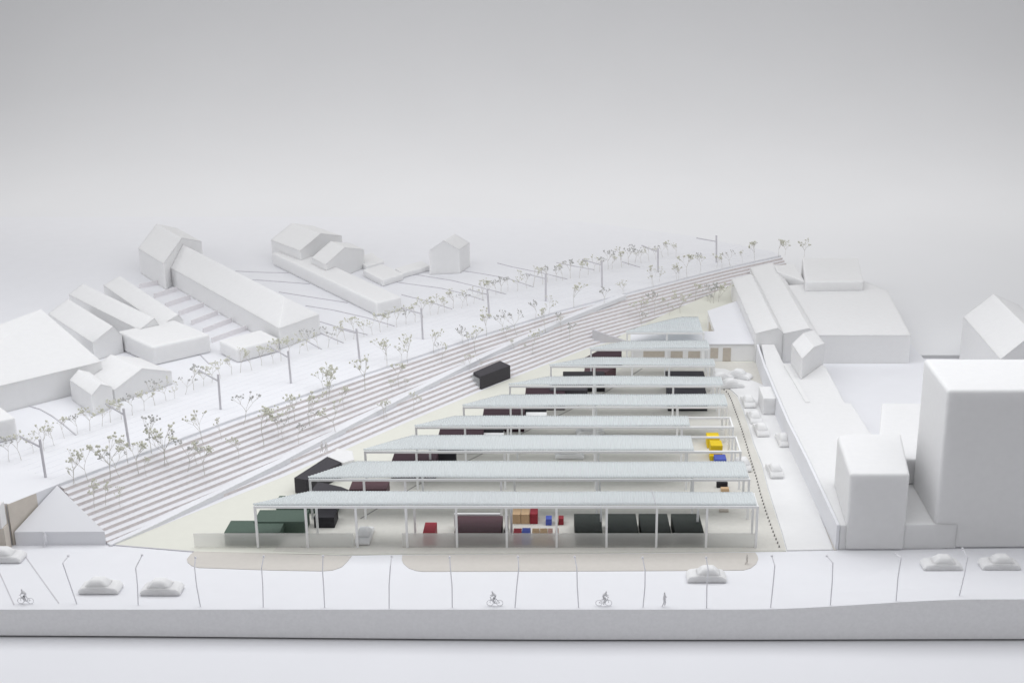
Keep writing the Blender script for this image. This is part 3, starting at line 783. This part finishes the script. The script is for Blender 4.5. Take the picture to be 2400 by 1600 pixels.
# ================================================================== STREET LAMPS
LP = [((180, 1414), (147, 1319), (160, 1302)), ((324, 1417), (318, 1330), (333, 1300)), ((470, 1421), (456, 1328), (458, 1306)), ((617, 1422), (613, 1330), (618, 1303)),
      ((761, 1423), (756, 1338), (757, 1302)), ((912, 1425), (915, 1325), (918, 1303)), ((1060, 1423), (1056, 1335), (1054, 1305)), ((1207, 1423), (1216, 1330), (1214, 1304)),
      ((1356, 1423), (1352, 1330), (1347, 1304)), ((1507, 1422), (1512, 1335), (1506, 1306)), ((1656, 1424), (1660, 1335), (1655, 1306)), ((1806, 1424), (1816, 1325), (1809, 1302)),
      ((1946, 1418), (1952, 1318), (1938, 1302)), ((2100, 1409), (2112, 1306), (2100, 1297)), ((2248, 1399), (2268, 1305), (2256, 1285))]
for i, (b0, m0, t0) in enumerate(LP):
    q = P(*b0); z0 = street_z(q.x, q.y)
    if z0 > .01: q = P(b0[0], b0[1], z0 * .9); z0 = street_z(q.x, q.y)
    t = thing('street_lamp', (q.x, q.y, z0), 'thin bent white wire street lamp on the front street, ' + ('nearest the right edge' if i == 14 else ordn(i) + ' from the left'), 'street lamp', 'wire street lamps along the front street')
    zm = Z(m0[1], q.y); zt_ = Z(t0[1], q.y + .12)
    mx = X(m0[0], q.y, zm) - q.x; tx = X(t0[0], q.y + .12, zt_) - q.x
    b = MB(); mid = Vector((mx * .55 + .012 * math.sin(i * 2.3), .0, (zm - z0) * .55))
    b.bar((0, 0, 0), mid, .0095); b.bar(mid, (mx, 0, zm - z0), .009); b.build('pole', M['lamp'], t)
    b = MB(); b.bar((mx, 0, zm - z0), (tx, .12, zt_ - z0), .0095); b.build('arm', M['lamp'], t)
    b = MB(); b.blob((tx, .12, zt_ - z0), .022); b.build('lamp_head', M['lamp'], t)

# ================================================================== BOLLARDS
bl_ = [(1697, 916), (1706, 924), (1715, 943), (1726, 974), (1737, 1005), (1748, 1040), (1759, 1080), (1772, 1120), (1782, 1160), (1796, 1205), (1812, 1250), (1826, 1284)]
pts = [P(*p) for p in bl_]
d = 0; segs = []
tot = sum((pts[i + 1] - pts[i]).length for i in range(len(pts) - 1))
nb = 56; bp = None
def along(s):
    for i in range(len(pts) - 1):
        l = (pts[i + 1] - pts[i]).length
        if s <= l: return pts[i].lerp(pts[i + 1], s / l)
        s -= l
    return pts[-1]
for k in range(nb):
    q = along(tot * k / (nb - 1))
    if bp is None:
        b = MB(); b.bar((0, 0, 0), (0, 0, .035), .013, n=8); bp = b.build('bollard', M['line']); o = bp
    else: o = bp.copy(); COL.objects.link(o)
    o.location = (q.x, q.y, .017)
    tag(o, 'tiny dark bollard in the dotted line along the white side road', 'bollard', 'dotted line of tiny bollards')

# ================================================================== FIGURES
def person(px, py, label, m_, z=0.0, pose='walk', hgt=.27, rz=0):
    q = P(px, py, z); z = street_z(q.x, q.y) if z == 0 else z
    s = hgt / 1.75
    if pose == 'walk':
        J = {'pel': (0, 0, .95, .13), 'ch': (0, 0, 1.3, .15), 'nk': (0, 0, 1.48, .06), 'hd': (0, 0, 1.64, .11), 'lk': (.12, .08, .5, .07), 'lf': (.02, .08, .04, .05), 'rk': (-.04, -.08, .5, .07), 'rf': (-.25, -.08, .04, .05),
             'le': (.12, .2, 1.1, .045), 'lh': (.25, .2, .88, .035), 're': (-.1, -.2, 1.1, .045), 'rh': (-.15, -.2, .85, .035)}
    else:
        J = {'pel': (-.15, 0, .98, .13), 'ch': (.12, 0, 1.3, .14), 'nk': (.2, 0, 1.42, .06), 'hd': (.26, 0, 1.58, .11), 'lk': (.2, .1, .75, .07), 'lf': (.02, .1, .3, .05), 'rk': (.15, -.1, .6, .07), 'rf': (-.05, -.1, .16, .05),
             'le': (.3, .17, 1.1, .045), 'lh': (.48, .15, 1.0, .035), 're': (.3, -.17, 1.1, .045), 'rh': (.48, -.15, 1.0, .035)}
    names = list(J); E_ = [('pel', 'ch'), ('ch', 'nk'), ('nk', 'hd'), ('pel', 'lk'), ('lk', 'lf'), ('pel', 'rk'), ('rk', 'rf'), ('ch', 'le'), ('le', 'lh'), ('ch', 're'), ('re', 'rh')]
    me = bpy.data.meshes.new('person'); me.from_pydata([tuple(c * s for c in J[n][:3]) for n in names], [(names.index(a), names.index(c)) for a, c in E_], [])
    o = bpy.data.objects.new('person', me); COL.objects.link(o); me.materials.append(m_)
    sk = o.modifiers.new('skin', 'SKIN')
    for i, n in enumerate(names): me.skin_vertices[0].data[i].radius = (J[n][3] * s,) * 2; me.skin_vertices[0].data[i].use_root = (i == 0)
    sb = o.modifiers.new('sub', 'SUBSURF'); sb.levels = 1; sb.render_levels = 1
    o.location = (q.x, q.y, z); o.rotation_euler = (0, 0, rz)
    return tag(o, label, 'person')
def bicycle(px, py, label, rz=0, z=0.0, hgt=.27):
    q = P(px, py, z); s = hgt / 1.75
    t = thing('bicycle', (q.x, q.y, z), label, 'bicycle', 'bicycles', rz)
    for cx in (-.52, .52):
        b = MB(); n = 16
        for k in range(n):
            a0, a1 = 2 * math.pi * k / n, 2 * math.pi * (k + 1) / n
            b.bar(((cx + .34 * math.cos(a0)) * s, 0, (.36 + .34 * math.sin(a0)) * s), ((cx + .34 * math.cos(a1)) * s, 0, (.36 + .34 * math.sin(a1)) * s), .03 * s)
        b.build('wheel', M['figure'], t)
    b = MB()
    for a, c in (((-.52, .36), (-.15, .85)), ((-.52, .36), (0, .36)), ((0, .36), (-.15, .85)), ((0, .36), (.42, .85)), ((-.15, .82), (.42, .85)), ((.52, .36), (.42, .98)), ((.42, .98), (.5, 1.0))):
        b.bar((a[0] * s, 0, a[1] * s), (c[0] * s, 0, c[1] * s), .03 * s)
    b.build('frame', M['figure'], t)
for px, py, rz, wh in ((61, 1414, 3.14, 'at the lower left edge of the street'), (1160, 1419, 3.14, 'at the front edge below the maroon container'), (1415, 1419, 0.0, 'at the front edge below the dark green containers')):
    bicycle(px, py, 'tiny grey bicycle ' + wh, rz, hgt=.25); person(px, py, 'tiny grey person riding a bicycle ' + wh, M['figure'], pose='ride', rz=rz, hgt=.28)
person(1557, 1421, 'tiny grey person walking along the front edge of the street', M['figure'])
person(108, 1281, 'tiny white person standing before the triangular bank', M['lamp'], hgt=.3)
person(1750, 1322, 'faint tiny person on the right end of the big apron', M['apron'], hgt=.2)
q = hit(755, 1060)
for dx in (0, .10):
    o = person(755 + dx * 100, 1060, 'tiny pale person on the ramp, ' + ('left one of the two' if dx == 0 else 'right one of the two'), M['mauve'], z=q.z + .05, hgt=.26)

# ================================================================== DRIED-TWIG TREES
def tree_proto(seed, dense=1.0, budm='bud'):
    rnd = random.Random(seed)
    tw = MB(); bd_ = MB()
    def grow(p, d, l, r, lev):
        e = p + d * l
        mid = p.lerp(e, .5) + Vector((rnd.uniform(-1, 1), rnd.uniform(-1, 1), 0)) * l * .06
        tw.bar(p, mid, r, r * .9, n=4); tw.bar(mid, e, r * .9, r * .75, n=4)
        if lev == 0 or (lev == 1 and rnd.random() < .2):
            bd_.blob(e, rnd.uniform(.020, .034), rnd.uniform(.8, 1.3)); return
        k = rnd.choice((3, 3, 4)) if lev > 1 else rnd.choice((2, 3, 3))
        if dense > 1.2 and lev == 1: k += 1
        for _ in range(k):
            nd = (d + Vector((rnd.uniform(-1, 1), rnd.uniform(-1, 1), rnd.uniform(-.1, .6))) * (.85 if lev > 1 else .8)).normalized()
            if nd.z < .05: nd.z = .15; nd.normalize()
            grow(e, nd, l * rnd.uniform(.52, .85), r * .7, lev - 1)
    lean = Vector((rnd.uniform(-.25, .25), rnd.uniform(-.2, .2), 1)).normalized()
    grow(Vector((0, 0, 0)), lean, .36, .0085, 3)
    zmax = max(v[2] for v in tw.v)
    sc = 1 / zmax
    for b in (tw, bd_): b.v = [(v[0] * sc, v[1] * sc, v[2] * sc) for v in b.v]
    # bud/twig growth from scaling is negligible
    t = bpy.data.objects.new('twig_tree', None); COL.objects.link(t); t.empty_display_size = .05
    tw.build('trunk', M['twig'], t); bd_.build('crown', M[budm], t)
    return t
protos = [tree_proto(11 + i, 1.3 if i in (2, 5, 6) else 1.0, 'bud2' if i in (1, 4) else 'bud') for i in range(9)]
fresh = [True] * 9
tcount = 0
def plant(px, py, hpx, label, group, var=None, wide=1.0):
    global tcount
    k = random.randrange(9) if var is None else var
    q = hit(px, py)
    if surf(q.x, q.y) > HP - .01: q = Vector((*P(px, py, HP), HP))
    ppu = F / (q.y * c_ + (H - q.z) * s_)
    h = hpx / ppu
    o = protos[k] if fresh[k] else copy_tree(protos[k]); fresh[k] = False
    o.location = (q.x, q.y, max(q.z, .012)); o.rotation_euler = (0, 0, random.uniform(0, 6.28))
    o.scale = (h * .95 * wide, h * .95 * wide, h)
    tag(o, label, 'model tree', group); tcount += 1
BR_ = [(5, 1086), (40, 1084), (150, 1031), (217, 1007), (332, 962), (383, 944), (459, 914), (550, 877), (614, 860), (754, 816), (818, 798), (915, 768), (984, 750), (1116, 709), (1174, 689), (1279, 666), (1368, 647), (1457, 625), (1590, 597)]
NB = 78
acc = [0]
for i in range(len(BR_) - 1): acc.append(acc[-1] + (P(*BR_[i + 1], HP) - P(*BR_[i], HP)).length)
for k in range(NB):
    s = acc[-1] * (k + .5) / NB
    i = max(j for j in range(len(acc) - 1) if acc[j] <= s)
    f = (s - acc[i]) / (acc[i + 1] - acc[i])
    x = BR_[i][0] + (BR_[i + 1][0] - BR_[i][0]) * f; y = BR_[i][1] + (BR_[i + 1][1] - BR_[i][1]) * f
    ppu = F / (P(x, y, HP).y * c_ + (H - HP) * s_)
    plant(x + random.uniform(-4, 4), y + random.uniform(-4, 3), ppu * random.uniform(.36, .56), 'small dried-twig tree in the back row beyond the masts, ' + ordn(k) + ' from the left', 'back row of dried-twig trees', wide=1.15)
FR_ = [(172, 1133, 84), (207, 1128, 88), (258, 1128, 110), (325, 1110, 78), (355, 1062, 92), (385, 1090, 100), (440, 1105, 84), (477, 1042, 90), (480, 1112, 70), (222, 1190, 70), (247, 1183, 62), (282, 1187, 50), (300, 1085, 70),
       (571, 995, 82), (619, 1046, 100), (652, 1023, 70), (726, 998, 80), (765, 930, 82), (772, 926, 70), (787, 1016, 86), (807, 962, 60), (690, 985, 70), (856, 916, 90), (900, 983, 46), (907, 978, 44), (968, 967, 50), (935, 906, 56),
       (907, 858, 64), (955, 850, 62), (940, 846, 40), (1017, 828, 54), (1035, 850, 50), (1085, 806, 46), (1115, 829, 66), (1140, 788, 66), (1100, 868, 40), (1182, 782, 56), (1212, 786, 60), (1256, 746, 44), (1279, 780, 60), (1286, 738, 46), (1345, 720, 58),
       (1416, 716, 46), (1462, 692, 38), (1503, 757, 60), (1534, 737, 58), (1595, 742, 64), (1568, 746, 36), (1531, 670, 50), (1545, 660, 36), (1590, 655, 40), (1610, 650, 54), (1630, 706, 42), (1672, 724, 62), (1684, 722, 60), (1640, 640, 44),
       (1335, 799, 46), (1249, 829, 54), (1205, 822, 30), (1712, 624, 38), (1740, 616, 30), (1768, 610, 44), (1825, 602, 42), (1840, 598, 34), (1884, 604, 44), (560, 1075, 56), (520, 1030, 54), (700, 1040, 50), (1520, 735, 34), (1655, 716, 46), (1680, 628, 36)]
_r = random.Random(5)
for _ in range(34):          # filling in between
    a = _r.choice(FR_[:66]); FR_.append((a[0] + _r.uniform(-26, 26), a[1] + _r.uniform(-22, 14), a[2] * _r.uniform(.55, .85)))
FR_.sort()
for k, (x, y, h) in enumerate(FR_):
    plant(x, y, h, 'dried-twig tree on or near the stepped bank, ' + ordn(k) + ' from the left' if k < 60 else 'dried-twig tree on or near the stepped bank, ' + (ordn(len(FR_) - 1 - k) + ' from its far right end' if k < len(FR_) - 1 else 'last one at its far right end'), 'dried-twig trees on the stepped bank')
for k in range(9):
    if fresh[k]:
        for c in list(protos[k].children): bpy.data.objects.remove(c)
        bpy.data.objects.remove(protos[k])
